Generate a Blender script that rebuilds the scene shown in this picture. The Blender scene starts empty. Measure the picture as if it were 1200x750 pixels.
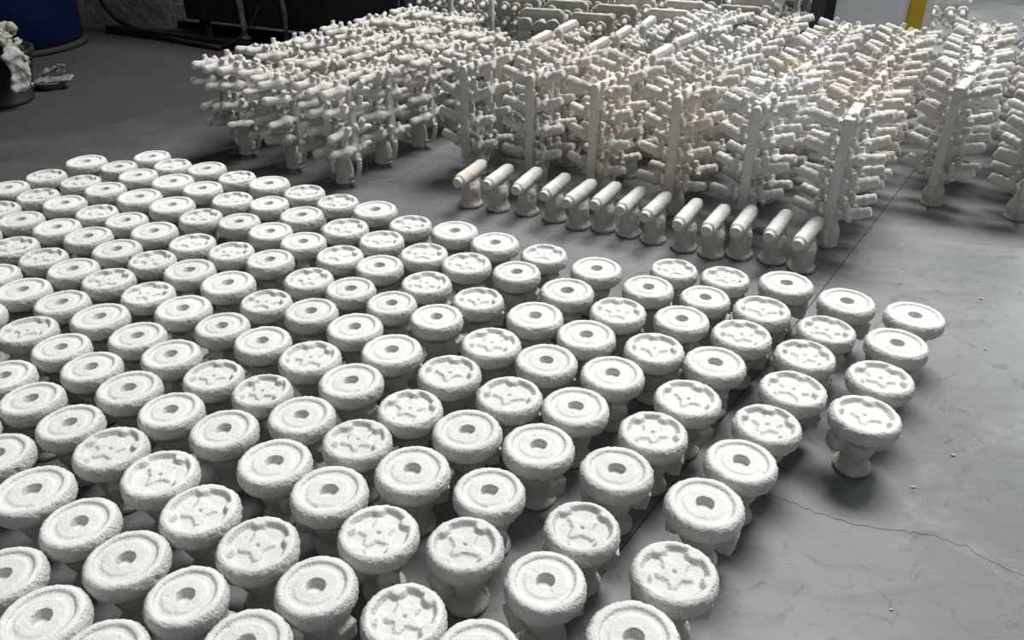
import bpy, bmesh, math, random
from mathutils import Vector, Matrix, noise, Euler
R = math.radians
random.seed(7)
C = bpy.context.scene
col = C.collection

# ------------------------------------------------------------ camera, world, lights, exposure
cam_d = bpy.data.cameras.new('camera')
cam_d.sensor_width = 36.0
cam_d.lens = 28.2
cam_d.clip_start = 0.05
cam = bpy.data.objects.new('camera', cam_d)
cam.location = (0, 0, 1.5)
cam.rotation_euler = (R(59), 0, 0)
col.objects.link(cam)
C.camera = cam

world = bpy.data.worlds.new('world')
world.use_nodes = True
bgn = world.node_tree.nodes['Background']
bgn.inputs[0].default_value = (0.88, 0.92, 0.95, 1)
bgn.inputs[1].default_value = 0.20
C.world = world

def area(name, loc, target, sx, sy, power, colr):
    d = bpy.data.lights.new(name, 'AREA')
    d.shape = 'RECTANGLE'; d.size = sx; d.size_y = sy
    d.energy = power; d.color = colr
    o = bpy.data.objects.new(name, d)
    o.location = loc
    o.rotation_euler = (Vector(target) - Vector(loc)).to_track_quat('-Z', 'Y').to_euler()
    col.objects.link(o)
    return o
area('skylight', (2.6, 6.0, 7.6), (0.4, 2.6, 0), 4.6, 2.6, 900, (1.0, 0.99, 0.97))
area('doorway_daylight', (6.5, 7.5, 2.2), (0.8, 3.0, 0.2), 3.0, 2.6, 120, (0.98, 0.99, 1.0))
C.view_settings.view_transform = 'Standard'
C.view_settings.look = 'None'
C.view_settings.gamma = 1.0
C.view_settings.use_curve_mapping = False
C.view_settings.exposure = 0.16

# ------------------------------------------------------------ materials
def mat(name, base, rough=0.9, build=None, spec=0.3):
    m = bpy.data.materials.new(name); m.use_nodes = True
    nt = m.node_tree; b = nt.nodes['Principled BSDF']
    b.inputs['Base Color'].default_value = (*base, 1)
    b.inputs['Roughness'].default_value = rough
    b.inputs['Specular IOR Level'].default_value = spec
    if build: build(nt, b)
    return m
def N(nt, t, **kw):
    n = nt.nodes.new(t)
    for k, v in kw.items():
        if k in n.inputs: n.inputs[k].default_value = v
        else: setattr(n, k, v)
    return n
def ramp(nt, fac, stops):
    r = nt.nodes.new('ShaderNodeValToRGB')
    cr = r.color_ramp
    while len(cr.elements) < len(stops): cr.elements.new(0.5)
    for e, (p, c) in zip(cr.elements, stops):
        e.position = p; e.color = (*c, 1) if len(c) == 3 else c
    nt.links.new(fac, r.inputs[0])
    return r
def mixc(nt, fac, a, b, mode='MIX'):
    m = nt.nodes.new('ShaderNodeMix'); m.data_type = 'RGBA'; m.blend_type = mode
    for v, i in ((fac, 0), (a, 6), (b, 7)):
        if hasattr(v, 'links') or hasattr(v, 'is_linked'): nt.links.new(v, m.inputs[i])
        else: m.inputs[i].default_value = v if i == 0 else (*v, 1)
    return m.outputs[2]
def bump(nt, b, h, strength, dist, prev=None):
    n = nt.nodes.new('ShaderNodeBump')
    n.inputs['Strength'].default_value = strength; n.inputs['Distance'].default_value = dist
    nt.links.new(h, n.inputs['Height'])
    if prev: nt.links.new(prev.outputs[0], n.inputs['Normal'])
    nt.links.new(n.outputs[0], b.inputs['Normal'])
    return n
def stucco(c1, c2, gscale=170, gd=0.010, gs=1.0):
    def f(nt, b):
        tc = N(nt, 'ShaderNodeTexCoord')
        oi = N(nt, 'ShaderNodeObjectInfo')
        n1 = N(nt, 'ShaderNodeTexNoise', Scale=22.0, Detail=4.0)
        nt.links.new(tc.outputs['Object'], n1.inputs['Vector'])
        r1 = ramp(nt, n1.outputs[0], [(0.35, c1), (0.65, c2)])
        hsv = nt.nodes.new('ShaderNodeHueSaturation')
        mr = nt.nodes.new('ShaderNodeMapRange')
        mr.inputs['To Min'].default_value = 0.93; mr.inputs['To Max'].default_value = 1.03
        nt.links.new(oi.outputs['Random'], mr.inputs['Value'])
        nt.links.new(mr.outputs[0], hsv.inputs['Value'])
        nt.links.new(r1.outputs[0], hsv.inputs['Color'])
        nt.links.new(hsv.outputs[0], b.inputs['Base Color'])
        g = N(nt, 'ShaderNodeTexNoise', Scale=float(gscale), Detail=3.0, Roughness=0.65)
        nt.links.new(tc.outputs['Object'], g.inputs['Vector'])
        sx = nt.nodes.new('ShaderNodeSeparateXYZ'); nt.links.new(tc.outputs['Normal'], sx.inputs[0])
        fl = nt.nodes.new('ShaderNodeMapRange')          # slip pools smooth on level tops, stays gritty on the sides
        fl.inputs['From Min'].default_value = 0.75; fl.inputs['From Max'].default_value = 0.97
        fl.inputs['To Min'].default_value = gs; fl.inputs['To Max'].default_value = gs * 0.20
        nt.links.new(sx.outputs[2], fl.inputs['Value'])
        p = bump(nt, b, g.outputs[0], gs, gd)
        nt.links.new(fl.outputs[0], p.inputs['Strength'])
        g2 = N(nt, 'ShaderNodeTexNoise', Scale=60.0, Detail=3.0)
        nt.links.new(tc.outputs['Object'], g2.inputs['Vector'])
        bump(nt, b, g2.outputs[0], 0.5, 0.004, p)
    return f
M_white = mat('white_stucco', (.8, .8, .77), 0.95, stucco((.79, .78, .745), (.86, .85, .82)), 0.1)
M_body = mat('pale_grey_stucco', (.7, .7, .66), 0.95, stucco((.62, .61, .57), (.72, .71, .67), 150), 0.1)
M_tree = mat('tree_stucco', (.7, .68, .64), 0.95, stucco((.58, .565, .53), (.66, .645, .61), 160, 0.004, 0.6), 0.1)
M_treew = mat('tree_stucco_white', (.7, .68, .64), 0.95, stucco((.65, .64, .62), (.72, .71, .69), 160, 0.004, 0.6), 0.1)
M_cream = mat('cream_stucco', (.74, .66, .56), 0.95, stucco((.68, .625, .56), (.74, .69, .63), 160, 0.004, 0.6), 0.1)
M_pink = mat('pinkish_stucco', (.7, .6, .55), 0.95, stucco((.60, .55, .52), (.68, .635, .60), 160, 0.004, 0.6), 0.1)
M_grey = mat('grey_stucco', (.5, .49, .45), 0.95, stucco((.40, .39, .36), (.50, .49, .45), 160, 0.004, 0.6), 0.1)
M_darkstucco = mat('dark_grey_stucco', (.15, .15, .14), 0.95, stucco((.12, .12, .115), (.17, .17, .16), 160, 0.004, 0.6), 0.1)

def floor_nodes(nt, b):
    tc = N(nt, 'ShaderNodeTexCoord'); P = tc.outputs['Object']
    n1 = N(nt, 'ShaderNodeTexNoise', Scale=0.9, Detail=6.0, Roughness=0.6, Distortion=0.4)
    nt.links.new(P, n1.inputs['Vector'])
    base = ramp(nt, n1.outputs[0], [(0.36, (.142, .153, .153)), (0.5, (.196, .209, .208)), (0.64, (.262, .276, .270))])
    # trowel sweeps: stretched noise
    mp = nt.nodes.new('ShaderNodeMapping'); mp.inputs['Scale'].default_value = (1.2, 5.0, 1); mp.inputs['Rotation'].default_value = (0, 0, R(35))
    nt.links.new(P, mp.inputs['Vector'])
    n2 = N(nt, 'ShaderNodeTexNoise', Scale=2.2, Detail=8.0, Roughness=0.65, Distortion=1.2)
    nt.links.new(mp.outputs[0], n2.inputs['Vector'])
    r2 = ramp(nt, n2.outputs[0], [(0.3, (.72, .72, .72)), (0.5, (1, 1, 1)), (0.72, (1.0, 1.0, 1.0))])
    c = mixc(nt, 0.8, base.outputs[0], r2.outputs[0], 'MULTIPLY')
    # scuffs
    n3 = N(nt, 'ShaderNodeTexNoise', Scale=9.0, Detail=10.0, Roughness=0.75, Distortion=2.5)
    nt.links.new(P, n3.inputs['Vector'])
    r3 = ramp(nt, n3.outputs[0], [(0.37, (.55, .55, .55)), (0.44, (1, 1, 1))])
    c = mixc(nt, 0.75, c, r3.outputs[0], 'MULTIPLY')
    # pale dust blotches
    n4 = N(nt, 'ShaderNodeTexNoise', Scale=3.1, Detail=9.0, Roughness=0.7, Distortion=0.8)
    nt.links.new(P, n4.inputs['Vector'])
    r4 = ramp(nt, n4.outputs[0], [(0.55, (0, 0, 0)), (0.72, (1, 1, 1))])
    r4m = nt.nodes.new('ShaderNodeMath'); r4m.operation = 'MULTIPLY'; r4m.inputs[1].default_value = 0.6
    nt.links.new(r4.outputs[0], r4m.inputs[0])
    c = mixc(nt, r4m.outputs[0], c, (.31, .325, .32))
    # fine dark specks
    v = N(nt, 'ShaderNodeTexVoronoi', Scale=16.0, Randomness=1.0)
    nt.links.new(P, v.inputs['Vector'])
    r5 = ramp(nt, v.outputs['Distance'], [(0.02, (.35, .35, .35)), (0.05, (1, 1, 1))])
    c = mixc(nt, 0.6, c, r5.outputs[0], 'MULTIPLY')
    # oily dirt round the machine, deepened to paint in the corner's shade (ragged edge)
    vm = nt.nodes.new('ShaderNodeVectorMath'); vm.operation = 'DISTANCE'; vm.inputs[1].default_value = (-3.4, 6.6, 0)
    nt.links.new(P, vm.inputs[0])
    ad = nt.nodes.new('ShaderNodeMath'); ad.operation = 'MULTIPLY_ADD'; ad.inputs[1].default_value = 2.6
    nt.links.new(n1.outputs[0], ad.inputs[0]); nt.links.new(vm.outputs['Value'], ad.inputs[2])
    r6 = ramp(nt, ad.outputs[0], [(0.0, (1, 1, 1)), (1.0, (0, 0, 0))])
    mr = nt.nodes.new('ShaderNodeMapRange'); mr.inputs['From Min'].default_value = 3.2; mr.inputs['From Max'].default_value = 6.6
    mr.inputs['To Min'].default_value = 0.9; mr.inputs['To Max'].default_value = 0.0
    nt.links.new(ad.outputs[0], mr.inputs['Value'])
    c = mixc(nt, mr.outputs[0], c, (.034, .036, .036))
    dirt_shade = mr
    nt.links.new(c, b.inputs['Base Color'])
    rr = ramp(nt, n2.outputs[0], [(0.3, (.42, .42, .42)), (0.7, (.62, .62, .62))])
    nt.links.new(mixc(nt, dirt_shade.outputs[0], rr.outputs[0], (.85, .85, .85)), b.inputs['Roughness'])
    g = N(nt, 'ShaderNodeTexNoise', Scale=70.0, Detail=5.0)
    nt.links.new(P, g.inputs['Vector'])
    p = bump(nt, b, g.outputs[0], 0.15, 0.002)
    bump(nt, b, n3.outputs[0], 0.25, 0.002, p)
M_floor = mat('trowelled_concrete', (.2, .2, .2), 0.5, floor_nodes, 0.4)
M_gap = mat('joint_dirt', (.10, .10, .095), 0.95)
M_crack = mat('crack_dirt', (.11, .115, .11), 0.95)

def noisy(c1, c2, scale=8.0, bs=0.0, bd=0.01):
    def f(nt, b):
        tc = N(nt, 'ShaderNodeTexCoord')
        n = N(nt, 'ShaderNodeTexNoise', Scale=scale, Detail=7.0, Roughness=0.65)
        nt.links.new(tc.outputs['Object'], n.inputs['Vector'])
        r = ramp(nt, n.outputs[0], [(0.35, c1), (0.65, c2)])
        nt.links.new(r.outputs[0], b.inputs['Base Color'])
        if bs: bump(nt, b, n.outputs[0], bs, bd)
    return f
M_plaster = mat('rough_plaster', (.5, .5, .48), 0.95, noisy((.16, .165, .155), (.32, .33, .30), 14, 0.8, 0.02))
M_darkwall = mat('sooty_wall', (.12, .12, .12), 0.95, noisy((.07, .07, .068), (.12, .12, .115), 5, 0.5, 0.02))
M_steel = mat('grimy_dark_steel', (.03, .03, .032), 0.6, noisy((.018, .018, .02), (.045, .045, .045), 10, 0.2, 0.004))
M_galv = mat('splashed_metal', (.3, .3, .28), 0.7, noisy((.10, .10, .095), (.36, .36, .33), 18, 0.3, 0.004))
M_blue = mat('blue_plastic', (.01, .04, .2), 0.45, noisy((.003, .010, .055), (.004, .014, .07), 4))
M_blackrub = mat('black_rubber', (.03, .03, .03), 0.7)
M_bin = mat('dark_green_plastic', (.03, .04, .04), 0.55, noisy((.012, .017, .017), (.024, .03, .029), 6))
M_rag = mat('dusty_rag', (.55, .54, .48), 1.0, noisy((.33, .32, .27), (.50, .49, .43), 40, 0.8, 0.006))
M_ragw = mat('white_fleece', (.7, .7, .68), 1.0, noisy((.42, .42, .40), (.58, .58, .56), 60, 0.9, 0.008))
M_foil = mat('crumpled_foil', (.45, .45, .44), 0.5, noisy((.14, .14, .13), (.30, .30, .29), 30, 0.5, 0.004))
M_dish = mat('dull_dish', (.2, .2, .18), 0.6)
M_red = mat('red_brown_hose', (.09, .045, .038), 0.5)
M_cabinet = mat('bluish_white_paint', (.75, .78, .82), 0.5, noisy((.70, .735, .78), (.78, .80, .84), 5))
M_black = mat('black_paint', (.012, .013, .015), 0.5)
M_yellow = mat('yellow_paint', (.62, .42, .02), 0.5, noisy((.55, .37, .02), (.66, .46, .03), 8))
M_bluecloth = mat('blue_scrap', (.03, .05, .35), 0.8)
M_chip = mat('stucco_chip', (.5, .5, .47), 0.9)

# ------------------------------------------------------------ helpers
def to_mesh(name, bm, m=None, smooth=True):
    me = bpy.data.meshes.new(name)
    bm.to_mesh(me); bm.free()
    if m: me.materials.append(m)
    if smooth:
        me.polygons.foreach_set('use_smooth', [True] * len(me.polygons))
    return me
def link(name, me, parent=None, loc=(0, 0, 0), rot=(0, 0, 0), scale=None):
    o = bpy.data.objects.new(name, me)
    o.location = loc; o.rotation_euler = rot
    if scale: o.scale = scale
    if parent: o.parent = parent
    col.objects.link(o)
    return o
def tag(o, label=None, cat=None, group=None, kind=None):
    for k, v in (('label', label), ('category', cat), ('group', group), ('kind', kind)):
        if v: o[k] = v
    return o
def empty(name, loc, rz=0.0):
    o = bpy.data.objects.new(name, None)
    o.empty_display_size = 0.05
    o.location = loc; o.rotation_euler = (0, 0, rz)
    col.objects.link(o)
    return o
def box(bm, c, s, rot=None):
    r = bmesh.ops.create_cube(bm, size=1.0)
    mtx = Matrix.Translation(c) @ (rot.to_matrix().to_4x4() if rot else Matrix.Identity(4)) @ Matrix.Diagonal((*s, 1))
    bmesh.ops.transform(bm, matrix=mtx, verts=r['verts'])
    return r['verts']
def ball(bm, c, r, sc=(1, 1, 1)):
    q = bmesh.ops.create_icosphere(bm, subdivisions=2, radius=r)
    bmesh.ops.transform(bm, matrix=Matrix.Translation(c) @ Matrix.Diagonal((*sc, 1)), verts=q['verts'])
def rod(bm, a, b, r1, r2=None, seg=14):
    a = Vector(a); b = Vector(b); d = b - a
    if r2 is None: r2 = r1
    q = bmesh.ops.create_cone(bm, cap_ends=True, segments=seg, radius1=r1, radius2=r2, depth=d.length)
    mtx = Matrix.Translation((a + b) / 2) @ d.to_track_quat('Z', 'Y').to_matrix().to_4x4()
    bmesh.ops.transform(bm, matrix=mtx, verts=q['verts'])
def lathe(bm, prof, seg=32, axis='Z', close=True):
    rings = []
    for r, z in prof:
        ring = []
        for k in range(seg):
            a = 2 * math.pi * k / seg
            p = (r * math.cos(a), r * math.sin(a), z) if axis == 'Z' else (z, r * math.cos(a), r * math.sin(a))
            ring.append(bm.verts.new(p))
        rings.append(ring)
    for i in range(len(rings) - 1):
        for k in range(seg):
            bm.faces.new((rings[i][k], rings[i][(k + 1) % seg], rings[i + 1][(k + 1) % seg], rings[i + 1][k]))
    if close:
        bm.faces.new(rings[0][::-1]); bm.faces.new(rings[-1])
    bmesh.ops.recalc_face_normals(bm, faces=bm.faces[:])
def tube(bm, pts, rad, seg=10, closed=False):
    pts = [Vector(p) for p in pts]
    n = len(pts); rings = []
    up = Vector((0, 0, 1))
    for i, p in enumerate(pts):
        t = (pts[min(i + 1, n - 1)] - pts[max(i - 1, 0)]).normalized()
        s = t.cross(up)
        if s.length < 0.05: s = t.cross(Vector((0, 1, 0)))
        s.normalize(); w = s.cross(t)
        rr = rad[i] if isinstance(rad, (list, tuple)) else rad
        rings.append([bm.verts.new(p + rr * (math.cos(2 * math.pi * k / seg) * s + math.sin(2 * math.pi * k / seg) * w)) for k in range(seg)])
    for i in range(n - 1):
        for k in range(seg):
            bm.faces.new((rings[i][k], rings[i][(k + 1) % seg], rings[i + 1][(k + 1) % seg], rings[i + 1][k]))
    bm.faces.new(rings[0][::-1]); bm.faces.new(rings[-1])
    bmesh.ops.recalc_face_normals(bm, faces=bm.faces[:])
def roughen(me, amp, scale, seed=0, amp2=0.0, scale2=0.0):
    off = Vector((seed * 3.7, seed * 1.3, seed * 2.1))
    for v in me.vertices:
        nrm = v.normal
        d = amp * noise.noise(v.co * scale + off)
        if amp2: d += amp2 * noise.noise(v.co * scale2 + off * 2)
        v.co += nrm * d
    me.update()
def blob(name, build, m, voxel=0.004, amp=0.0015, scale=60, seed=0, smooth=2, amp2=0.0, scale2=0.0):
    """primitives fused into one skin by a voxel remesh, softened and roughened like dipped stucco"""
    bm = bmesh.new(); build(bm)
    me0 = to_mesh(name + '_raw', bm)
    o = bpy.data.objects.new('tmp', me0); col.objects.link(o)
    md = o.modifiers.new('r', 'REMESH'); md.mode = 'VOXEL'; md.voxel_size = voxel
    if smooth:
        sm = o.modifiers.new('s', 'SMOOTH'); sm.factor = 0.5; sm.iterations = smooth
    dg = bpy.context.evaluated_depsgraph_get()
    me = bpy.data.meshes.new_from_object(o.evaluated_get(dg))
    me.name = name
    bpy.data.objects.remove(o); bpy.data.meshes.remove(me0)
    me.materials.clear(); me.materials.append(m)
    roughen(me, amp, scale, seed, amp2, scale2)
    me.polygons.foreach_set('use_smooth', [True] * len(me.polygons))
    return me
def with_mat(me, m):
    c = me.copy(); c.materials.clear(); c.materials.append(m); return c

# ------------------------------------------------------------ setting: floor slabs with a joint, walls
ang_j = math.atan2(1.42, 1.0)
jd = Vector((math.cos(ang_j), math.sin(ang_j))); jn = Vector((jd.y, -jd.x))
jp = Vector((1.79, 3.56))
bm = bmesh.new(); box(bm, (0.0, 6.0, -0.032), (18, 16, 0.04))
floor = link('floor', to_mesh('floor', bm, M_gap, False)); floor['kind'] = 'structure'
def slab(o0, o1):
    """slab between two joint lines offset o0..o1 along the joint normal, clipped to the hall"""
    bm = bmesh.new()
    box(bm, (0.0, 6.0, -0.006), (18, 16, 0.012))
    for off, sgn in ((o0, -1), (o1, 1)):
        if off is None: continue
        p = jp + jn * off
        g = bm.verts[:] + bm.edges[:] + bm.faces[:]
        r = bmesh.ops.bisect_plane(bm, geom=g, plane_co=(p.x, p.y, 0), plane_no=(jn.x * sgn, jn.y * sgn, 0), clear_outer=True)
        bmesh.ops.edgeloop_fill(bm, edges=[e for e in r['geom_cut'] if isinstance(e, bmesh.types.BMEdge)])
    bmesh.ops.recalc_face_normals(bm, faces=bm.faces[:])
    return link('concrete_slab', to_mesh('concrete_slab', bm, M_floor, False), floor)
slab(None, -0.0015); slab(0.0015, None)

def ribbon(name, pts, w, z, m, parent, label=None):
    random.seed(3)
    fine = []
    for a, b in zip(pts[:-1], pts[1:]):
        for k in range(8):
            t = k / 8
            fine.append(Vector((a[0] + (b[0] - a[0]) * t + random.uniform(-.004, .004), a[1] + (b[1] - a[1]) * t + random.uniform(-.006, .006))))
    bm = bmesh.new(); prev = None
    for i, p in enumerate(fine):
        ww = w * random.uniform(0.25, 1.0)
        if i in (0, len(fine) - 1): ww *= 0.2
        a = bm.verts.new((p.x, p.y - ww, z)); b = bm.verts.new((p.x, p.y + ww, z))
        c = bm.verts.new((p.x, p.y, z - 0.003))
        if prev:
            bm.faces.new((prev[0], a, c, prev[2])); bm.faces.new((prev[2], c, b, prev[1])); bm.faces.new((prev[0], prev[1], b, a))
        prev = (a, b, c)
    bmesh.ops.recalc_face_normals(bm, faces=bm.faces[:])
    o = link(name, to_mesh(name, bm, m, False), parent)
    if label: o['label'] = label
    return o
ribbon('crack', [(0.68, 1.60), (0.74, 1.56), (0.83, 1.50), (0.97, 1.46), (1.05, 1.45), (1.12, 1.41), (1.18, 1.34), (1.30, 1.26)], 0.0013, 0.0006, M_crack, floor, 'thin wandering crack in the grey concrete')

def wall(name, a, b, h, th, m):
    a = Vector(a); b = Vector(b); d = b - a
    bm = bmesh.new()
    box(bm, ((a.x + b.x) / 2, (a.y + b.y) / 2, h / 2), (d.length, th, h), Euler((0, 0, math.atan2(d.y, d.x))))
    o = link(name, to_mesh(name, bm, m, False)); o['kind'] = 'structure'
    return o
u2 = Vector((0.90, -0.44)).normalized()
wall('wall_back_left', (-6.6, 8.30), (-1.25, 7.62), 4.2, 0.12, M_plaster)
wall('wall_left', (-6.6, -1.5), (-6.6, 9.1), 4.2, 0.12, M_darkwall)
wall('wall_rear', (-2.0, 13.6), (8.9, 13.6), 4.2, 0.12, M_darkwall)
bm = bmesh.new(); box(bm, (-4.15, 5.6, 3.1), (4.9, 8.2, 0.12))  # unseen partial ceiling, set low to shade the tub and back-left corner
o = link('shade_ceiling', to_mesh('shade_ceiling', bm, M_darkwall, False)); o['kind'] = 'structure'

# ------------------------------------------------------------ round disc moulds
RD = 0.0900
def smooth(a, b, x):
    t = min(max((x - a) / (b - a), 0), 1); return t * t * (3 - 2 * t)
def disc_mesh(kind, seed, m):
    rnd = random.Random(seed * 17 + (5 if kind == 'S' else 0))
    SEG = 96
    bm = bmesh.new()
    chips = [(rnd.uniform(0.35, 0.97), rnd.uniform(0, 6.28), rnd.uniform(0.02, 0.045)) for _ in range(rnd.choice((1, 2, 3)))]
    th_rot = rnd.uniform(0, 0.3); narms = 4 if seed % 3 == 0 else 5; bump_r = [rnd.uniform(0.15, 0.215) for _ in range(narms)]; jit = [rnd.uniform(-.12, .12) for _ in range(narms)]
    arm = [rnd.uniform(0.40, 0.52) for _ in range(narms)]
    off = Vector((seed * 5.1, seed * 2.2, 0))
    ex, ey = rnd.uniform(-.03, .03), rnd.uniform(-.03, .03); hr = rnd.uniform(0.195, 0.222)
    def top(x, y):
        w_ = 0.035 if kind == 'S' else 0.018
        x, y = x + w_ * noise.noise(Vector((x * 3.2, y * 3.2, seed))), y + w_ * noise.noise(Vector((x * 3.2, y * 3.2, seed + 9.5)))
        r = math.hypot(x, y); th = math.atan2(y, x)
        h = -0.0
        if kind == 'H':
            h -= 0.0060 * (1 - smooth(0.67, 0.77, r + 0.012 * math.sin(th * 2 + seed)))
            h += 0.0026 * (1 - smooth(0.50, 0.58, math.hypot(x - ex, y - ey)))
            h -= 0.019 * (1 - smooth(hr - 0.022, hr + 0.028, r + 0.006 * math.sin(th * 2 + seed)))
        else:
            inner = 0.735 + 0.02 * math.sin(th * 4 + seed)
            rec = 1 - smooth(inner - 0.07, inner + 0.06, r)
            for k in range(narms):
                a = 2 * math.pi * k / narms + th_rot + jit[k]
                d = math.hypot(x - 0.755 * math.cos(a), y - 0.755 * math.sin(a))
                rec = min(rec, smooth(bump_r[k] - 0.05, bump_r[k] + 0.06, d))
            h -= 0.0125 * rec
            best = 9
            for k in range(narms):
                a = 2 * math.pi * k / narms + th_rot + jit[k]
                t = (th - a + math.pi) % (2 * math.pi) - math.pi
                lx = r * math.cos(t); ly = abs(r * math.sin(t))
                if lx > 0:
                    w = 0.225 * max(0, 1 - lx / (arm[k] * 1.1)) + 0.03
                    best = min(best, max(ly - w, lx - arm[k]))
            best = min(best, r - 0.24)
            h += 0.0062 * (1 - smooth(-0.04, 0.05, best)) * rec
            h -= 0.006 * (1 - smooth(0.025, 0.06, r))
        for cr, ca, cs in chips:
            d = math.hypot(x - cr * math.cos(ca), y - cr * math.sin(ca))
            h -= 0.004 * (1 - smooth(cs * 0.4, cs * 1.2, d))
        return h
    z0 = 0.187
    rs = [0.0, 0.02, 0.045, 0.08, 0.12, 0.155, 0.175, 0.19, 0.203, 0.216, 0.229, 0.242, 0.26, 0.30, 0.35, 0.40, 0.44, 0.48, 0.51, 0.54, 0.57, 0.60, 0.63, 0.66, 0.685, 0.71, 0.735, 0.76, 0.785, 0.81, 0.83]
    rings = []
    for r in rs:
        if r == 0.0:
            rings.append([bm.verts.new((0, 0, z0 + top(0, 0)))]); continue
        ring = []
        for k in range(SEG):
            a = 2 * math.pi * k / SEG
            x, y = r * math.cos(a), r * math.sin(a)
            ring.append(bm.verts.new((x * RD, y * RD, z0 + top(x, y))))
        rings.append(ring)
    for r, dz in ((0.855, -0.0004), (0.885, -0.0014), (0.915, -0.0031), (0.943, -0.0056), (0.965, -0.0088), (0.983, -0.0130), (0.995, -0.0180), (1.0, -0.0235), (1.0, -0.029), (0.993, -0.0345), (0.978, -0.0395), (0.955, -0.0435), (0.92, -0.0465), (0.87, -0.0485), (0.78, -0.0500), (0.66, -0.051), (0.5, -0.052)):
        ring = []
        for k in range(SEG):
            a = 2 * math.pi * k / SEG
            ring.append(bm.verts.new((r * RD * math.cos(a), r * RD * math.sin(a), z0 + dz)))
        rings.append(ring)
    for k in range(SEG):
        bm.faces.new((rings[0][0], rings[1][k], rings[1][(k + 1) % SEG]))
    for i in range(1, len(rings) - 1):
        for k in range(SEG):
            bm.faces.new((rings[i][k], rings[i + 1][k], rings[i + 1][(k + 1) % SEG], rings[i][(k + 1) % SEG]))
    bm.faces.new(rings[-1][::-1])
    bm.normal_update()
    pits = []
    for _ in range(rnd.choice((1, 1, 2))):
        pa = rnd.uniform(0, 6.28); pits.append(Vector((RD * math.cos(pa), RD * math.sin(pa), z0 - rnd.uniform(0.02, 0.036))))
    for v in bm.verts:
        n = v.normal
        for pc in pits:
            dd = (v.co - pc).length
            if dd < 0.0075: v.co -= Vector((pc.x, pc.y, 0)).normalized() * 0.006 * (1 - smooth(0.003, 0.0075, dd))
        side = smooth(0.82, 1.0, math.hypot(v.co.x, v.co.y) / RD)
        a = 0.0004 + 0.0024 * side
        v.co += n * (a * noise.noise(v.co * 95 + off) + a * 0.8 * noise.noise(v.co * 210 + off) + 0.0011 * noise.noise(v.co * 28 + off))
        rr = math.hypot(v.co.x, v.co.y)
        if rr > 0.0908: v.co.x *= 0.0908 / rr; v.co.y *= 0.0908 / rr
    return to_mesh('disc', bm, m)

def cup_build(bm):
    lathe(bm, [(0.048, 0.0), (0.0515, 0.006), (0.051, 0.014), (0.046, 0.020), (0.038, 0.028), (0.036, 0.040), (0.041, 0.058), (0.049, 0.078), (0.055, 0.095), (0.053, 0.108)], 32)
def runner_build(bm):
    box(bm, (0, 0, 0.100), (0.158, 0.042, 0.040))
    box(bm, (0.066, 0, 0.096), (0.036, 0.047, 0.052), Euler((0, 0.10, 0)))
    box(bm, (-0.066, 0, 0.098), (0.034, 0.045, 0.048), Euler((0, -0.15, 0)))
    box(bm, (0.054, 0, 0.128), (0.040, 0.040, 0.030))
    box(bm, (-0.054, 0, 0.128), (0.038, 0.038, 0.030))
    lathe(bm, [(0.03, 0.108), (0.045, 0.118), (0.052, 0.130), (0.05, 0.138)], 24)

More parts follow.
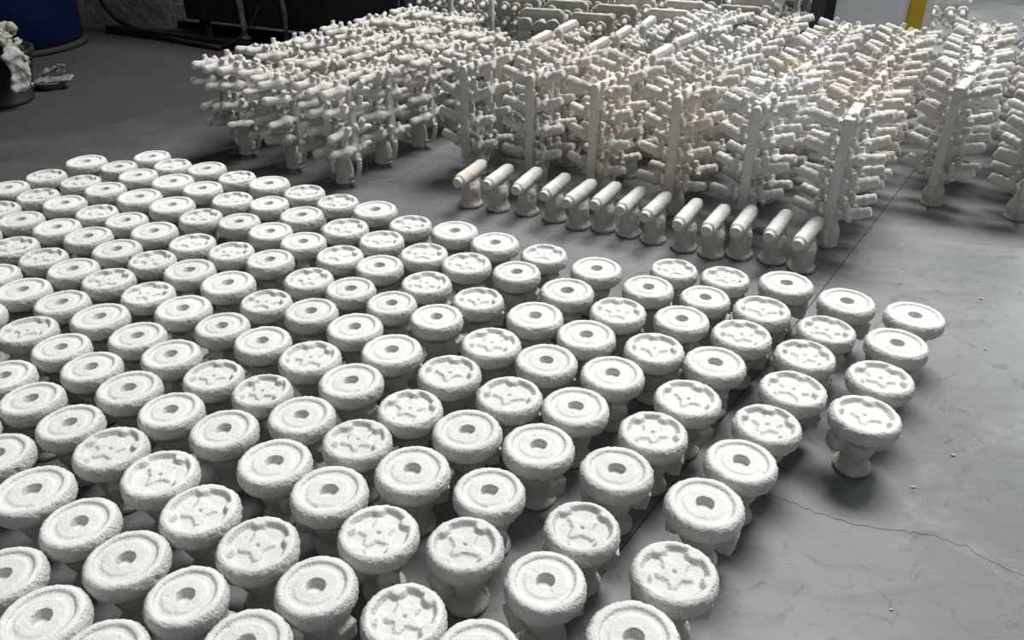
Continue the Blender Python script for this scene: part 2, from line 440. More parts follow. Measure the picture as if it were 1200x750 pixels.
disc_meshes = {k: [disc_mesh(k, s, M_white) for s in range(6)] for k in 'HS'}
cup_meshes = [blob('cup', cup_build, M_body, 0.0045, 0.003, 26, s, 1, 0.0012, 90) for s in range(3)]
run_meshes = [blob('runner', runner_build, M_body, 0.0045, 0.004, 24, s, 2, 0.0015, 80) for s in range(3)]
for mm in cup_meshes:
    for v in mm.vertices:
        if v.co.z < 0.0008: v.co.z = 0.0
ORD = ['first', 'second', 'third', 'fourth', 'fifth', 'sixth', 'seventh', 'eighth', 'ninth', 'tenth', 'eleventh', 'twelfth',
       'thirteenth', 'fourteenth', 'fifteenth', 'sixteenth', 'seventeenth', 'eighteenth', 'nineteenth']
DISCS = [
    [(1.299,2.223,'H',0.0935), (1.173,2.057,'H',0.0935), (1.051,1.874,'S',0.0935), (0.943,1.703,'S',0.0935)],
    [(1.113,2.316,'H',0.0935), (0.985,2.136,'S',0.0899), (0.873,1.994,'S',0.0899), (0.786,1.822,'S',0.0935), (0.671,1.665,'S',0.0903), (0.566,1.518,'H',0.0903), (0.446,1.371,'H',0.0935), (0.341,1.168,'S',0.0935), (0.234,1.008,'H',0.0935)],
    [(0.949,2.443,'H',0.0935), (0.818,2.263,'S',0.0929), (0.713,2.109,'S',0.0929), (0.596,1.953,'H',0.0918), (0.483,1.778,'S',0.0931), (0.366,1.632,'S',0.0909), (0.255,1.487,'H',0.0914), (0.156,1.296,'S',0.0870), (0.069,1.145,'H',0.0870), (-0.064,0.971,'H',0.0870)],
    [(0.747,2.485,'S',0.0850), (0.647,2.342,'H',0.0847), (0.543,2.202,'H',0.0893), (0.429,2.030,'S',0.0918), (0.289,1.898,'H',0.0935), (0.172,1.741,'H',0.0932), (0.067,1.579,'H',0.0935), (-0.054,1.413,'H',0.0870), (-0.103,1.246,'S',0.0870), (-0.215,1.058,'S',0.0870)],
    [(0.579,2.548,'S',0.0850), (0.467,2.414,'H',0.0890), (0.345,2.253,'S',0.0930), (0.230,2.106,'H',0.0930), (0.101,1.964,'H',0.0935), (-0.008,1.792,'S',0.0932), (-0.117,1.638,'H',0.0927), (-0.243,1.487,'H',0.0935), (-0.297,1.281,'S',0.0912), (-0.404,1.132,'H',0.0858), (-0.509,0.993,'H',0.0882)],
    [(0.302,2.552,'H',0.0935), (0.187,2.389,'H',0.0935), (0.074,2.222,'H',0.0935), (-0.064,2.059,'S',0.0935), (-0.181,1.903,'S',0.0935), (-0.276,1.734,'S',0.0899), (-0.397,1.600,'S',0.0906), (-0.432,1.413,'H',0.0929), (-0.555,1.244,'S',0.0902), (-0.663,1.107,'H',0.0837), (-0.774,0.972,'H',0.0858)],
    [(0.119,2.667,'S',0.0870), (0.016,2.526,'H',0.0870), (-0.113,2.330,'S',0.0870), (-0.243,2.214,'H',0.0870), (-0.362,2.021,'H',0.0930), (-0.457,1.860,'H',0.0930), (-0.562,1.702,'H',0.0898), (-0.587,1.516,'H',0.0929), (-0.715,1.349,'S',0.0913), (-0.824,1.204,'H',0.0895), (-0.928,1.054,'H',0.0882)],
    [(-0.065,2.767,'H',0.0935), (-0.165,2.592,'S',0.0916), (-0.297,2.444,'S',0.0891), (-0.399,2.303,'H',0.0849), (-0.496,2.152,'H',0.0894), (-0.601,1.982,'S',0.0935), (-0.697,1.813,'S',0.0842), (-0.751,1.643,'H',0.0884), (-0.854,1.472,'S',0.0924), (-0.973,1.310,'H',0.0859), (-1.065,1.161,'H',0.0847)],
    [(-0.225,2.873,'H',0.0935), (-0.327,2.675,'S',0.0908), (-0.478,2.576,'H',0.0875), (-0.552,2.403,'H',0.0870), (-0.655,2.252,'H',0.0880), (-0.765,2.072,'H',0.0880), (-0.856,1.886,'S',0.0861), (-0.919,1.724,'H',0.0867), (-1.014,1.567,'S',0.0917), (-1.133,1.414,'H',0.0935)],
    [(-0.406,2.938,'S',0.0870), (-0.500,2.791,'S',0.0870), (-0.636,2.657,'S',0.0883), (-0.711,2.474,'S',0.0870), (-0.818,2.315,'S',0.0861), (-0.916,2.160,'H',0.0860), (-1.018,1.996,'H',0.0873), (-1.074,1.826,'H',0.0894), (-1.165,1.669,'H',0.0851), (-1.288,1.545,'H',0.0866)],
    [(-0.568,3.083,'H',0.0935), (-0.660,2.903,'S',0.0935), (-0.798,2.776,'H',0.0876), (-0.885,2.623,'H',0.0874), (-0.984,2.444,'H',0.0935), (-1.078,2.269,'H',0.0914), (-1.160,2.100,'H',0.0867), (-1.225,1.929,'H',0.0857), (-1.320,1.775,'H',0.0848), (-1.433,1.642,'H',0.0874)],
    [(-0.738,3.163,'S',0.0904), (-0.860,3.028,'H',0.0902), (-0.947,2.869,'H',0.0864), (-1.047,2.690,'S',0.0857), (-1.150,2.540,'H',0.0908), (-1.232,2.369,'S',0.0887), (-1.327,2.216,'H',0.0907), (-1.364,2.034,'H',0.0852), (-1.456,1.884,'H',0.0855)],
    [(-0.904,3.271,'S',0.0902), (-1.024,3.145,'H',0.0837), (-1.097,2.962,'H',0.0851), (-1.217,2.764,'S',0.0870), (-1.314,2.619,'S',0.0851), (-1.409,2.469,'S',0.0897), (-1.494,2.309,'H',0.0872), (-1.518,2.134,'S',0.0891)],
    [(-1.085,3.378,'H',0.0921), (-1.192,3.191,'S',0.0870), (-1.266,3.008,'S',0.0870), (-1.404,2.872,'H',0.0893), (-1.481,2.710,'H',0.0893), (-1.570,2.550,'H',0.0881), (-1.669,2.395,'H',0.0904), (-1.732,2.225,'H',0.0904)],
    [(-1.248,3.450,'S',0.0856), (-1.361,3.317,'H',0.0870), (-1.428,3.132,'H',0.0935), (-1.554,2.974,'H',0.0839), (-1.640,2.823,'H',0.0901), (-1.722,2.640,'S',0.0842), (-1.831,2.503,'H',0.0898)],
    [(-1.423,3.563,'H',0.0907), (-1.524,3.403,'H',0.0935), (-1.600,3.221,'H',0.0935), (-1.709,3.054,'S',0.0839), (-1.801,2.906,'H',0.0901), (-1.885,2.732,'S',0.0934)],
    [(-1.599,3.611,'S',0.0872), (-1.708,3.476,'H',0.0868), (-1.784,3.306,'H',0.0870), (-1.889,3.153,'H',0.0870), (-1.983,2.982,'H',0.0870), (-2.083,2.839,'H',0.0870)],
    [(-1.741,3.728,'H',0.0870), (-1.843,3.587,'H',0.0837), (-1.933,3.396,'S',0.0870), (-2.043,3.235,'S',0.0869), (-2.141,3.083,'S',0.0934)],
    [(-2.027,3.658,'H',0.0935), (-2.124,3.469,'S',0.0870), (-2.220,3.324,'H',0.0870)],
]

rnd = random.Random(11)
for li, line in enumerate(DISCS):
    for di, (x, y, k, rad) in enumerate(line):
        root = empty('disc_mould', (x, y, 0))
        look = 'white disc mould with centre hole' if k == 'H' else 'white disc mould with star recess'
        if li == 0 and di == 3: where = 'standing clear at the right corner'
        elif di == 0: where = 'at far end of the %s slanting file from right' % ORD[li]
        elif di == len(line) - 1: where = 'at near end of the %s slanting file from right' % ORD[li]
        else: where = '%s from far end of %s slanting file from right' % (ORD[di], ORD[li])
        tag(root, look + ', ' + where, 'mould', 'white round disc moulds standing in a field')
        s = rad / 0.0908
        d = link('disc', disc_meshes[k][rnd.randrange(6)], root, (0, 0, 0), (0, 0, rnd.uniform(0, 6.28)), (s, s, 1))
        t = rnd.random()
        rz = R(-22) + rnd.uniform(-0.4, 0.4) if t < 0.5 else R(-72) + rnd.uniform(-0.4, 0.4) if t < 0.8 else R(20) + rnd.uniform(-0.4, 0.4)
        if li == 0 and di == 3: rz = R(4)
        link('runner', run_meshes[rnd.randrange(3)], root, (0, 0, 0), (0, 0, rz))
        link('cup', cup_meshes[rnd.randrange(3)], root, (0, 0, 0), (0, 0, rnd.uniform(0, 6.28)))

# ------------------------------------------------------------ row of roller moulds
def roll_build(bm):
    rod(bm, (-0.100, 0, 0), (0.100, 0, 0), 0.0275, seg=28)
    rod(bm, (-0.124, 0, 0), (-0.09, 0, 0), 0.0205, seg=24)
    rod(bm, (0.09, 0, 0), (0.122, 0, 0), 0.0205, seg=24)
def stand_build(bm):
    lathe(bm, [(0.048, 0.0), (0.054, 0.006), (0.053, 0.016), (0.047, 0.022), (0.042, 0.032), (0.041, 0.05), (0.044, 0.075), (0.042, 0.10), (0.034, 0.118)], 28)
    box(bm, (0.004, 0, 0.100), (0.105, 0.046, 0.058))
    box(bm, (0.042, 0, 0.085), (0.042, 0.044, 0.06), Euler((0, 0.5, 0)))
    box(bm, (-0.02, 0, 0.128), (0.11, 0.022, 0.02))
    box(bm, (0.03, 0, 0.128), (0.09, 0.022, 0.02))
roll_mesh = [blob('roller', roll_build, M_white, 0.0036, 0.0016, 40, s, 3, 0.0006, 140) for s in range(3)]
stand_mesh = [blob('stand', stand_build, M_body, 0.0042, 0.005, 26, s, 2, 0.002, 75) for s in range(4)]
for mm in stand_mesh:
    for v in mm.vertices:
        if v.co.z < 0.0008: v.co.z = 0.0
roll_cream = with_mat(roll_mesh[0], M_cream); stand_pink = with_mat(stand_mesh[0], M_pink)
roll_last = with_mat(roll_mesh[1], mat('ivory_stucco', (.85, .82, .75), 0.95, stucco((.84, .80, .73), (.88, .85, .79)), 0.1))
ROLLS = [(-0.194,3.563,1.088), (-0.063,3.516,1.123), (0.069,3.466,1.117), (0.195,3.394,1.081), (0.299,3.316,1.015), (0.410,3.287,1.050), (0.514,3.232,1.047), (0.612,3.167,1.024), (0.732,3.090,1.035), (0.836,3.030,1.040), (0.948,3.018,1.056), (1.074,2.972,0.998), (1.172,2.900,0.951), ]

for i, (x, y, a) in enumerate(ROLLS):
    root = empty('roller_mould', (x, y, 0), a)
    if i == 0: lab = 'cream tinted roller mould on waisted stand, leftmost of the row'
    elif i == len(ROLLS) - 1: lab = 'ivory roller mould on waisted stand, rightmost of the row nearest the discs'
    else: lab = 'white roller mould lying on a waisted stand, %s from the left of the row' % ORD[i]
    tag(root, lab, 'mould', 'row of roller moulds between the discs and the trees')
    link('roller', roll_cream if i == 0 else roll_last if i == 12 else roll_mesh[i % 3], root, (0, 0, 0.160), (0, R(-rnd.uniform(0, 3)), 0), (1.04, 1.1, 1.1))
    link('stand', stand_pink if i == 0 else stand_mesh[i % 4], root, (0.002, 0, 0), (0, 0, 0), (1.05, 1.05, 1.0))

# ------------------------------------------------------------ casting trees
def fitB(bm):                                   # ribbed tube with a knobbed body
    rod(bm, (0.0, 0, 0), (0.04, 0, 0), 0.0175)
    rod(bm, (0.022, 0, 0), (0.018, -0.004, 0.044), 0.0160, 0.0140)
    rod(bm, (0.028, 0, 0), (0.026, 0.038, 0.000), 0.0130, 0.0115)
    ball(bm, (0.066, 0, 0), 0.0275)
    rod(bm, (0.064, 0, 0), (0.066, 0.006, 0.050), 0.0155, 0.0125)
    rod(bm, (0.066, 0, 0), (0.072, -0.040, -0.006), 0.0145, 0.0115)
    rod(bm, (0.06, 0, 0), (0.112, 0, 0), 0.0240, 0.0215)
    rod(bm, (0.108, 0, 0), (0.118, 0, 0), 0.0240, 0.0240)
    rod(bm, (0.116, 0, 0), (0.154, 0, 0), 0.0210, 0.0200)
def fitA(bm):                                   # thick tee with round nose and horns
    rod(bm, (0.0, 0, 0), (0.04, 0, 0), 0.018)
    rod(bm, (0.012, 0, 0), (0.006, 0.004, 0.044), 0.0160, 0.0140)
    rod(bm, (0.016, 0, 0), (0.008, -0.042, 0.004), 0.0160, 0.0140)
    ball(bm, (0.030, 0, 0), 0.023)
    rod(bm, (0.030, 0, 0), (0.066, 0, 0), 0.022, 0.033)
    ball(bm, (0.068, 0, -0.002), 0.036)
    rod(bm, (0.070, 0, 0), (0.070, 0.010, 0.052), 0.017, 0.0125)
    rod(bm, (0.070, 0, 0), (0.108, 0, 0), 0.031, 0.0215)
    rod(bm, (0.10, 0, 0), (0.156, 0, 0), 0.0205, 0.0215)
    ball(bm, (0.157, 0, 0), 0.0225)
def fitE(bm):                                   # the short back-side branch: body with twin knobs
    rod(bm, (0.0, 0, 0), (0.04, 0, 0), 0.018)
    ball(bm, (0.040, 0, 0), 0.028)
    rod(bm, (0.040, 0, 0), (0.076, 0.026, 0.010), 0.0165, 0.0145)
    rod(bm, (0.040, 0, 0), (0.078, -0.022, 0.006), 0.0165, 0.0145)
    rod(bm, (0.038, 0, 0), (0.044, 0.002, 0.048), 0.0165, 0.0135)
    ball(bm, (0.076, 0.026, 0.010), 0.0145); ball(bm, (0.078, -0.022, 0.006), 0.0145)
def fitC(bm):                                   # bell with a ball clapper
    rod(bm, (0.0, 0, 0), (0.05, 0, 0.0), 0.013)
    ball(bm, (0.052, 0, 0), 0.035, (0.55, 1, 1))
    rod(bm, (0.05, 0, 0), (0.064, 0, 0), 0.035, 0.031)
    rod(bm, (0.05, 0, 0), (0.098, 0, -0.004), 0.017, 0.014)
    ball(bm, (0.100, 0, -0.005), 0.0195)
def fitD(bm):                                   # wide flared bell seen on a few rear trees
    rod(bm, (0.0, 0, 0), (0.04, 0, 0), 0.016)
    rod(bm, (0.03, 0, 0), (0.075, 0, 0), 0.026, 0.026)
    rod(bm, (0.072, 0, 0), (0.10, 0, 0), 0.028, 0.052)
    rod(bm, (0.098, 0, 0), (0.112, 0, 0), 0.052, 0.048)
def frame_build(L, H, zb, levels, rounded, flat=True):
    def f(bm):
        hw = L / 2
        for s in (-1, 1):
            box(bm, (s * hw, 0, (H - 0.02 + zb) / 2), (0.030, 0.040, H - 0.02 - zb))
        if not flat:
            rod(bm, (-hw - 0.01, 0, H - 0.026), (hw + 0.01, 0, H - 0.026), 0.021, seg=12)
        elif rounded:
            box(bm, (0, 0, H - 0.018), (L - 0.02, 0.040, 0.034))
            for s in (-1, 1): ball(bm, (s * (hw - 0.008), 0, H - 0.026), 0.024, (1, 0.85, 1))
        else:
            box(bm, (0, 0, H - 0.018), (L + 0.026, 0.042, 0.034))
        for z in levels:
            rod(bm, (-hw, 0, z), (hw, 0, z), 0.0165, seg=12)
        hb = 0.115 if L < 0.2 else hw
        rod(bm, (-hb, 0, zb + 0.004), (hb, 0, zb + 0.004), 0.0185, seg=12)
        rod(bm, (0, 0, zb - 0.03), (0, 0, zb + 0.02), 0.034, 0.022)
    return f
def tcup_build(zb):
    def f(bm):
        lathe(bm, [(0.047, 0.0), (0.050, 0.004), (0.050, 0.012), (0.044, 0.018), (0.047, zb * 0.30), (0.048, zb * 0.45), (0.042, zb * 0.65), (0.030, zb * 0.85), (0.026, zb)], 28)
    return f
def handle_build(L, zb):
    def f(bm):
        pts = []
        for k in range(9):
            t = k / 8
            x = L / 2 * math.cos(t * math.pi / 2) ** 0.8 * 0.62 + 0.042 + (0.0)
            x = 0.040 + (L / 2 - 0.040) * math.cos(t * math.pi / 2) ** 0.7
            z = zb - (zb - 0.03) * math.sin(t * math.pi / 2)
            pts.append((x, 0, z))
        tube(bm, pts, [0.015, 0.015, 0.014, 0.013, 0.0125, 0.012, 0.012, 0.012, 0.012], 10)
    return f
MATS = {'t': M_tree, 'w': M_treew, 'c': M_cream, 'p': M_pink, 'g': M_grey, 'd': M_darkstucco}
base_fit = {'A': [blob('branch', fitA, M_tree, 0.0042, 0.0028, 40, s, 1, 0.001, 110) for s in range(2)],
            'E': [blob('branch', fitE, M_tree, 0.0042, 0.0028, 40, s, 2, 0.001, 110) for s in range(2)],
            'B': [blob('branch', fitB, M_tree, 0.0040, 0.0028, 40, s, 2, 0.001, 110) for s in range(2)],
            'C': [blob('branch', fitC, M_tree, 0.0042, 0.0022, 40, s, 2) for s in range(2)],
            'D': [blob('branch', fitD, M_tree, 0.0050, 0.0022, 40, s, 2) for s in range(1)]}
SPEC = {'A': dict(L=0.19, H=0.500, zb=0.145, lv=(0.190, 0.288, 0.386, 0.480), pos=(-0.098, 0.0, 0.098), tilt=4),
        'B': dict(L=0.24, H=0.580, zb=0.125, lv=(0.165, 0.288, 0.411, 0.538), pos=(-0.080, 0.068), tilt=17),
        'C': dict(L=0.25, H=0.580, zb=0.125, lv=(0.200, 0.320, 0.440, 0.520), pos=(-0.085, 0.0, 0.085), tilt=-12)}
for k, sp in SPEC.items():
    sp['frame'] = [blob('frame', frame_build(sp['L'], sp['H'], sp['zb'], sp['lv'], k == 'C', k == 'C' or s == 0), M_tree, 0.0052, 0.0025, 35, s, 2, 0.001, 90) for s in range(2)]
    sp['cup'] = blob('cup', tcup_build(sp['zb']), M_tree, 0.005, 0.0025, 30, 1, 1)
    sp['handle'] = blob('handle', handle_build(0.235 if k == 'A' else sp['L'], sp['zb']), M_tree, 0.0045, 0.002, 40, 1, 1)
    for v in sp['cup'].vertices:
        if v.co.z < 0.0008: v.co.z = 0.0
cache = {}
def mm_(me, m):
    key = (me.name, m)
    if key not in cache: cache[key] = me if m == 't' else with_mat(me, MATS[m])
    return cache[key]
tr = random.Random(23)
def tree(kind, x, y, rz, m, label, group, levels=4, fit=None, fr=None, three=False):
    sp = SPEC[kind]
    root = empty('casting_tree', (x, y, 0), rz)
    tag(root, label, 'casting tree', group)
    link('frame', mm_(sp['frame'][tr.randrange(2) if fr is None else fr], m), root)
    link('cup', mm_(sp['cup'], m), root)
    link('handle', mm_(sp['handle'], m), root)
    link('handle', mm_(sp['handle'], m), root, (0, 0, 0), (0, 0, math.pi))
    fk = fit or kind
    for li, z in enumerate(sp['lv']):
        if li < 4 - levels: continue
        for p in ((-0.09, 0.0, 0.09) if three else sp['pos']):
            for s in (1, -1):
                # branches leave the bar square to it, tipped up
                tilt = R(sp['tilt'] + tr.uniform(-7, 7))
                link('branch', mm_(tr.choice(base_fit['E' if (fk == 'A' and s == 1) else fk]), m), root, (p + tr.uniform(-.008, .008), s * 0.008, z + tr.uniform(-.008, .008)),
                     (R(tr.uniform(-50, 50) if fk == 'A' else tr.uniform(-25, 25)), -tilt, R(90 * s) + R(tr.uniform(-10, 10))))
    return root

U = Vector((0.308, -0.168)); V = Vector((0.170, 0.300))
aU = math.atan2(U.y, U.x); aV = math.atan2(V.y, V.x)
NUM = ORD
# left block: stubby thick-bodied branches
A0 = Vector((-1.47, 4.29)); AU = Vector((0.31, -0.215)); AV = Vector((0.165, 0.288))
for j in range(6):
    for i in range(3):
        p = A0 + AU * i + AV * j
        if j >= 5 and i == 2: continue
        lab = 'casting tree with stubby branches, %s row back, %s from left in left block' % (NUM[j], NUM[i])
        if (i, j) == (2, 0): lab = 'pale stucco casting tree with thick stubby branches, nearest corner of the left block'
        if (i, j) == (0, 0): lab = 'pale stucco casting tree with thick stubby branches, leftmost against the dark floor'
        tree('A', p.x + tr.uniform(-.008, .008), p.y + tr.uniform(-.008, .008), math.atan2(AU.y, AU.x) + R(-6 + tr.uniform(-8, 8)), 't', lab, 'casting trees of the left block')
# right block on its own grid; B = ribbed tubes, C = bells under a rounded bar
B0 = Vector((-0.18, 3.98))
front = {0: ('t', 'grey white'), 1: ('t', 'grey white'), 2: ('c', 'warm cream'), 3: ('c', 'warm cream'), 4: ('w', 'cool white'), 5: ('w', 'cool white')}
pt = random.Random(5)
ranked = {}
PIL = (2.02, 2.75, 5.12, 5.75)
for j in range(0, 10):
    for i in range(-4, 12):
        p = B0 + U * i + V * j
        if j < 2 and i > 5: continue
        if i < 0 and j < 4: continue
        # keep clear of the left block
        if any((p - (A0 + AU * a + AV * b)).length < 0.29 for a in range(3) for b in range(6) if not (b >= 5 and a == 2)): continue
        if PIL[0] - 0.25 < p.x < PIL[1] + 0.22 and PIL[2] - 0.20 < p.y: continue
        if p.x > 1.75 and p.y > 5.05: continue
        if p.x > 3.4 or p.y > (6.75 if p.x < 1.2 else 6.25): continue
        if p.x < -0.95: continue
        px = p.x / (p.y * 0.857 + 0.5)
        if px > 0.74: continue
        jit = R(pt.uniform(-9, 9))
        x = p.x + pt.uniform(-.010, .010); y = p.y + pt.uniform(-.010, .010)
        if j == 0:
            m, cw = front[i]
            lab = '%s ribbed casting tree, %s from left in the front row behind the rollers' % (cw, NUM[i])
            tree('B', x, y, aV + jit * 0.6, m, lab, 'casting trees of the front row', fr=0 if i == 5 else 1)
        elif p.y > 5.15 and p.x < 1.75:
            m = pt.choice('tgt')
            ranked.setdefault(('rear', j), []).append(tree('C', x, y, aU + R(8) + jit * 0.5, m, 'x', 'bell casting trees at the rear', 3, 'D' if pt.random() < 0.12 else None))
        elif j >= 2 and 0 <= i <= 2 and p.x < 1.05:
            m = 'p' if (i == 0 and j == 2) else pt.choice('ttw')
            ranked.setdefault(('mid', j), []).append(tree('C', x, y, aV + jit, m, 'x', 'bell casting trees amid the right block', 4))
        else:
            m = 'p' if (i, j) in ((5, 2), (1, 1), (6, 2)) else pt.choice('ttwwt')
            if (i, j) in ((5, 1), (4, 2)): m = 'c'
            fl = j == 2 and i >= 6
            if fl: m = 't'
            lab = 'x'
            if fl and i == 6: lab = 'pale ribbed casting tree, left of the two standing alone beyond the floor joint'
            if fl and i == 7: lab = 'pale casting tree with ribbed tube branches, at the right edge beyond the floor joint'
            t_ = tree('B', x, y, aV + jit, m, lab, 'casting trees of the right block', fr=0 if (fl or (i >= 6 and pt.random() < 0.5)) else 1, three=(not fl and pt.random() < 0.55))
            if lab == 'x': ranked.setdefault(('rib', j), []).append(t_)
TEXT = {'rear': 'small-bell casting tree at the rear, %s from left in %s row of its kind',
        'mid': 'casting tree of small bells amid right block, %s from left in its %s row',
        'rib': 'casting tree with ribbed tubes, %s from left in %s row behind the front row'}
for kind in TEXT:
    rows = sorted(j for k, j in ranked if k == kind)
    for n_, j in enumerate(rows):
        for q, o_ in enumerate(sorted(ranked[(kind, j)], key=lambda o: o.location.x)):
            o_['label'] = TEXT[kind] % (NUM[q], NUM[n_])
tree('C', 2.95, 5.75, aU + R(10), 't', 'lone bell casting tree standing right of the white pillar', 'bell casting tree by the pillar', 3)
for k, (x, y) in enumerate(((1.93, 6.05), (2.2, 6.35), (1.75, 6.5))):
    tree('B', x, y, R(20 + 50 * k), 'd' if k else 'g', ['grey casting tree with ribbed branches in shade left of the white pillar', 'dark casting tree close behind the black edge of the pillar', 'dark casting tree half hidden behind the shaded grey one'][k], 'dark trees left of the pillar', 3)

# ------------------------------------------------------------ white pillar with black and yellow edges
def part(name, parent, m, *boxes, bev=0.004, smooth_=False):
    bm = bmesh.new()
    for c, s in boxes: box(bm, c, s)
    if bev: bmesh.ops.bevel(bm, geom=bm.edges[:], offset=bev, segments=2, affect='EDGES')
    return link(name, to_mesh(name, bm, m, smooth_), parent)
pil = tag(empty('pillar', (2.06, 5.42, 0), R(-4)), 'bluish white square pillar with black left edge and yellow right edge', 'pillar')
part('body', pil, M_cabinet, ((0.31, 0.16, 1.25), (0.62, 0.30, 2.5)))
part('black_edge', pil, M_black, ((-0.032, 0.14, 1.25), (0.062, 0.34, 2.5)))
part('yellow_edge', pil, M_yellow, ((0.515, 0.003, 1.30), (0.10, 0.014, 2.4)))
part('base_plate', pil, M_black, ((0.28, 0.16, 0.012), (0.74, 0.42, 0.024)))

# ------------------------------------------------------------ blue tub
tub = tag(empty('blue_tub', (-4.22, 6.98, 0)), 'large round blue plastic tub with a dark foot ring, far left corner', 'tub')
bm = bmesh.new(); lathe(bm, [(0.56, 0.05), (0.575, 0.06), (0.585, 0.5), (0.59, 0.53), (0.585, 0.56), (0.59, 1.0), (0.615, 1.0), (0.615, 1.05), (0.57, 1.05), (0.57, 0.08), (0.02, 0.08)], 64, close=False)
link('wall', to_mesh('tub_wall', bm, M_blue), tub)
bm = bmesh.new(); lathe(bm, [(0.50, 0.0), (0.600, 0.0), (0.605, 0.03), (0.59, 0.045), (0.50, 0.045)], 64)
link('foot_ring', to_mesh('foot_ring', bm, M_blackrub), tub)

# ------------------------------------------------------------ dark bin with rags
bn = tag(empty('bin', (-3.42, 5.30, 0)), 'dark green plastic bin full of rags at the left edge', 'bin')
bm = bmesh.new(); lathe(bm, [(0.02, 0.0), (0.225, 0.0), (0.235, 0.012), (0.235, 0.03), (0.230, 0.035), (0.298, 0.30), (0.312, 0.305), (0.312, 0.335), (0.288, 0.335), (0.22, 0.06), (0.02, 0.05)], 48, close=False)
link('wall', to_mesh('bin_wall', bm, M_bin), bn)
def rag(name, build, m, seed, amp):
    me = blob(name, build, m, 0.010, amp, 11, seed, 1, amp * 0.45, 34)
    return me
def heap(bm):
    rr = random.Random(2)
    for k in range(26):
        a = rr.uniform(0, 6.28); q = 0.27 * rr.random() ** 0.6
        ball(bm, (q * math.cos(a), q * math.sin(a), 0.36 + rr.uniform(0, 0.06) + 0.06 * (1 - q / 0.25)), rr.uniform(0.05, 0.08), (1.1, 0.9, 0.6))
tag(link('rag_heap', rag('rag_heap', heap, M_rag, 3, 0.05), None, (-3.42, 5.30, 0.02)), 'heap of dusty beige rags piled in the dark bin', 'rags')
def hang(bm):
    for k in range(7):
        t = k / 6
        for sx in (-1, 0, 1):
            ball(bm, (sx * 0.034 + 0.01 * math.sin(4 * t), -0.01 + 0.006 * (k % 2), -0.19 * t + 0.008 * sx), 0.036, (0.9, 0.55, 0.9))
    ball(bm, (0.0, 0.03, 0.02), 0.05, (1, 1, 0.6))
tag(link('fleece_rag', rag('fleece_rag', hang, M_ragw, 5, 0.025), None, (-3.115, 5.145, 0.330), (0, 0, R(40))), 'white fleecy rag hanging over the rim of the dark bin', 'rag')

# ------------------------------------------------------------ dish with crumpled foil
ds = tag(empty('dish', (-3.22, 5.66, 0)), 'shallow dull dish on the floor beside the dark bin', 'dish')
bm = bmesh.new(); lathe(bm, [(0.02, 0.0), (0.075, 0.0), (0.105, 0.045), (0.112, 0.05), (0.104, 0.052), (0.07, 0.01), (0.02, 0.008)], 32, close=False)
link('bowl', to_mesh('bowl', bm, M_dish), ds)
def foil(bm):
    box(bm, (0.03, -0.01, 0.060), (0.25, 0.12, 0.014), Euler((0.1, -0.06, 0.1)))
    box(bm, (-0.02, 0.05, 0.10), (0.16, 0.04, 0.02), Euler((0.3, -0.35, 0.2)))
    box(bm, (0.07, 0.04, 0.125), (0.05, 0.03, 0.06), Euler((0.1, 0.3, 0.4)))
    rod(bm, (-0.09, 0.03, 0.07), (-0.03, 0.055, 0.12), 0.010)
tag(link('foil_scrap', blob('foil_scrap', foil, M_foil, 0.006, 0.009, 22, 4, 0, 0.004, 60), None, (-3.22, 5.66, 0.0)), 'crumpled grey foil scrap lying on the dull dish', 'scrap')

# ------------------------------------------------------------ dark machine bench behind, with skid, legs and hoses
ma = math.atan2(-0.80, 1.62)
mc = tag(empty('machine', (-3.60, 7.53, 0), ma), 'black grimy machine on a long floor skid behind the left trees', 'machine')
part('skid', mc, M_steel, ((1.55, -0.03, 0.035), (3.1, 0.07, 0.07)), bev=0.006)
part('skid', mc, M_steel, ((1.75, 0.42, 0.035), (2.7, 0.07, 0.07)), bev=0.006)
part('body', mc, M_steel, ((1.95, 0.28, 0.74), (2.25, 0.34, 1.15)), bev=0.01)
part('side_panel', mc, mat('dark_grey_panel', (.05, .05, .052), 0.6), ((2.72, 0.08, 0.62), (0.66, 0.03, 0.9)))
for x in (0.95, 2.2):
    part('leg', mc, M_steel, ((x, 0.20, 0.12), (0.07, 0.07, 0.24)))
bm = bmesh.new()
rr = random.Random(4)
lathe(bm, [(0.045, 0.0), (0.045, 0.02), (0.022, 0.03), (0.026, 0.25), (0.04, 0.5), (0.05, 0.75)], 14)
me = to_mesh('drip_post', bm, M_galv); 
o = link('drip_post', me, mc, (1.52, 0.06, 0.07)); o['label'] = 'pale splashed post'
bm = bmesh.new(); tube(bm, [(0, 0, 0), (0.02, 0, 0.25), (-0.02, 0, 0.6), (-0.04, 0, 0.8)], 0.02, 10)
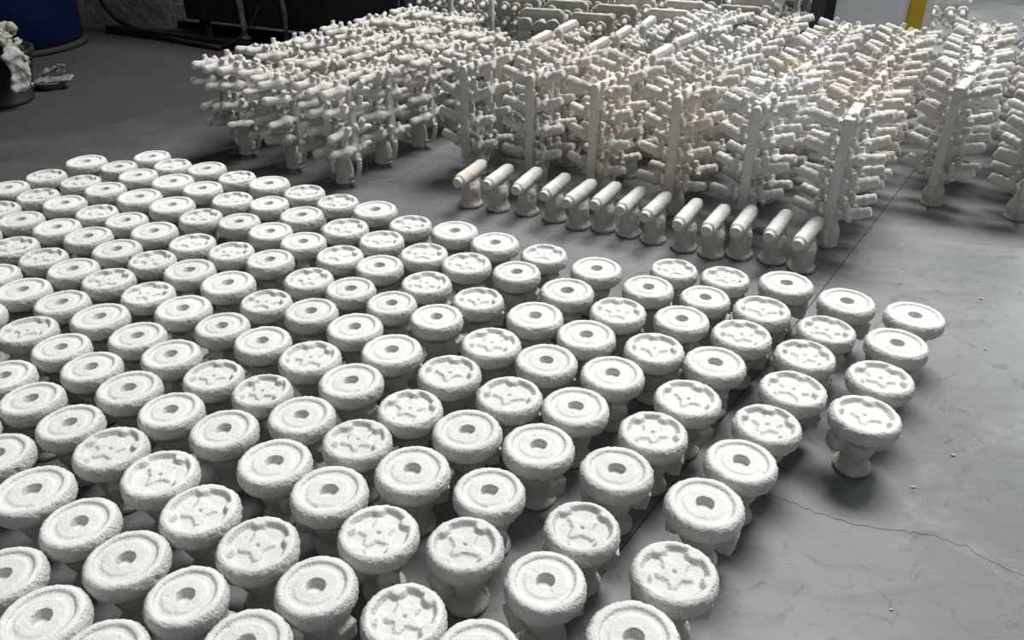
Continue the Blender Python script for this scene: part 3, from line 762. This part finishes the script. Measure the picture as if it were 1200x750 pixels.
link('pipe', to_mesh('pipe', bm, M_galv), mc, (1.98, 0.03, 0.07))
def bez(p0, p1, p2, p3, n=20):
    out = []
    for k in range(n + 1):
        t = k / n; s = 1 - t
        out.append(tuple(s**3 * a + 3 * s * s * t * b + 3 * s * t * t * c + t**3 * d for a, b, c, d in zip(p0, p1, p2, p3)))
    return out
bm = bmesh.new(); tube(bm, bez((-2.02, 7.05, 0.75), (-1.98, 6.9, 0.35), (-2.1, 6.72, 0.05), (-2.5, 6.86, 0.009)), 0.009, 8)
tag(link('hose', to_mesh('hose', bm, M_red)), 'thin red-brown hose curving down to the floor from the machine', 'hose')
bm = bmesh.new(); tube(bm, bez((-3.78, 7.62, 0.8), (-3.75, 7.62, 0.25), (-3.35, 7.5, 0.12), (-3.2, 7.52, 0.9)) , 0.018, 8)
tag(link('hose', to_mesh('hose', bm, M_blackrub)), 'black hose hanging in a loop by the plaster wall', 'hose')
bm = bmesh.new(); tube(bm, bez((-3.72, 7.66, 0.35), (-3.6, 7.55, 0.03), (-3.3, 7.36, 0.02), (-2.4, 6.80, 0.022)) , 0.022, 8)
tag(link('cable', to_mesh('cable', bm, M_blackrub)), 'thick black cable lying along the skid of the machine', 'cable')

# ------------------------------------------------------------ crumbs of broken stucco on the floor
bm = bmesh.new(); rr = random.Random(9)
for (x, y) in ((1.80, 1.95), (1.83, 1.93), (1.33, 2.62), (1.36, 2.60), (1.32, 2.70), (1.08, 1.62), (1.78, 2.65), (0.86, 1.22), (1.5, 3.2), (1.25, 1.75), (2.3, 2.9), (1.62, 2.3)):
    r_ = rr.uniform(0.003, 0.006)
    q = bmesh.ops.create_icosphere(bm, subdivisions=1, radius=r_)
    bmesh.ops.transform(bm, matrix=Matrix.Translation((x, y, r_ * 0.5)) @ Matrix.Diagonal((1.6, 1, 0.6, 1)), verts=q['verts'])
o = link('stucco_crumbs', to_mesh('stucco_crumbs', bm, M_chip, False))
tag(o, 'crumbs of broken stucco scattered on the open concrete at right', 'crumbs', None, 'stuff')
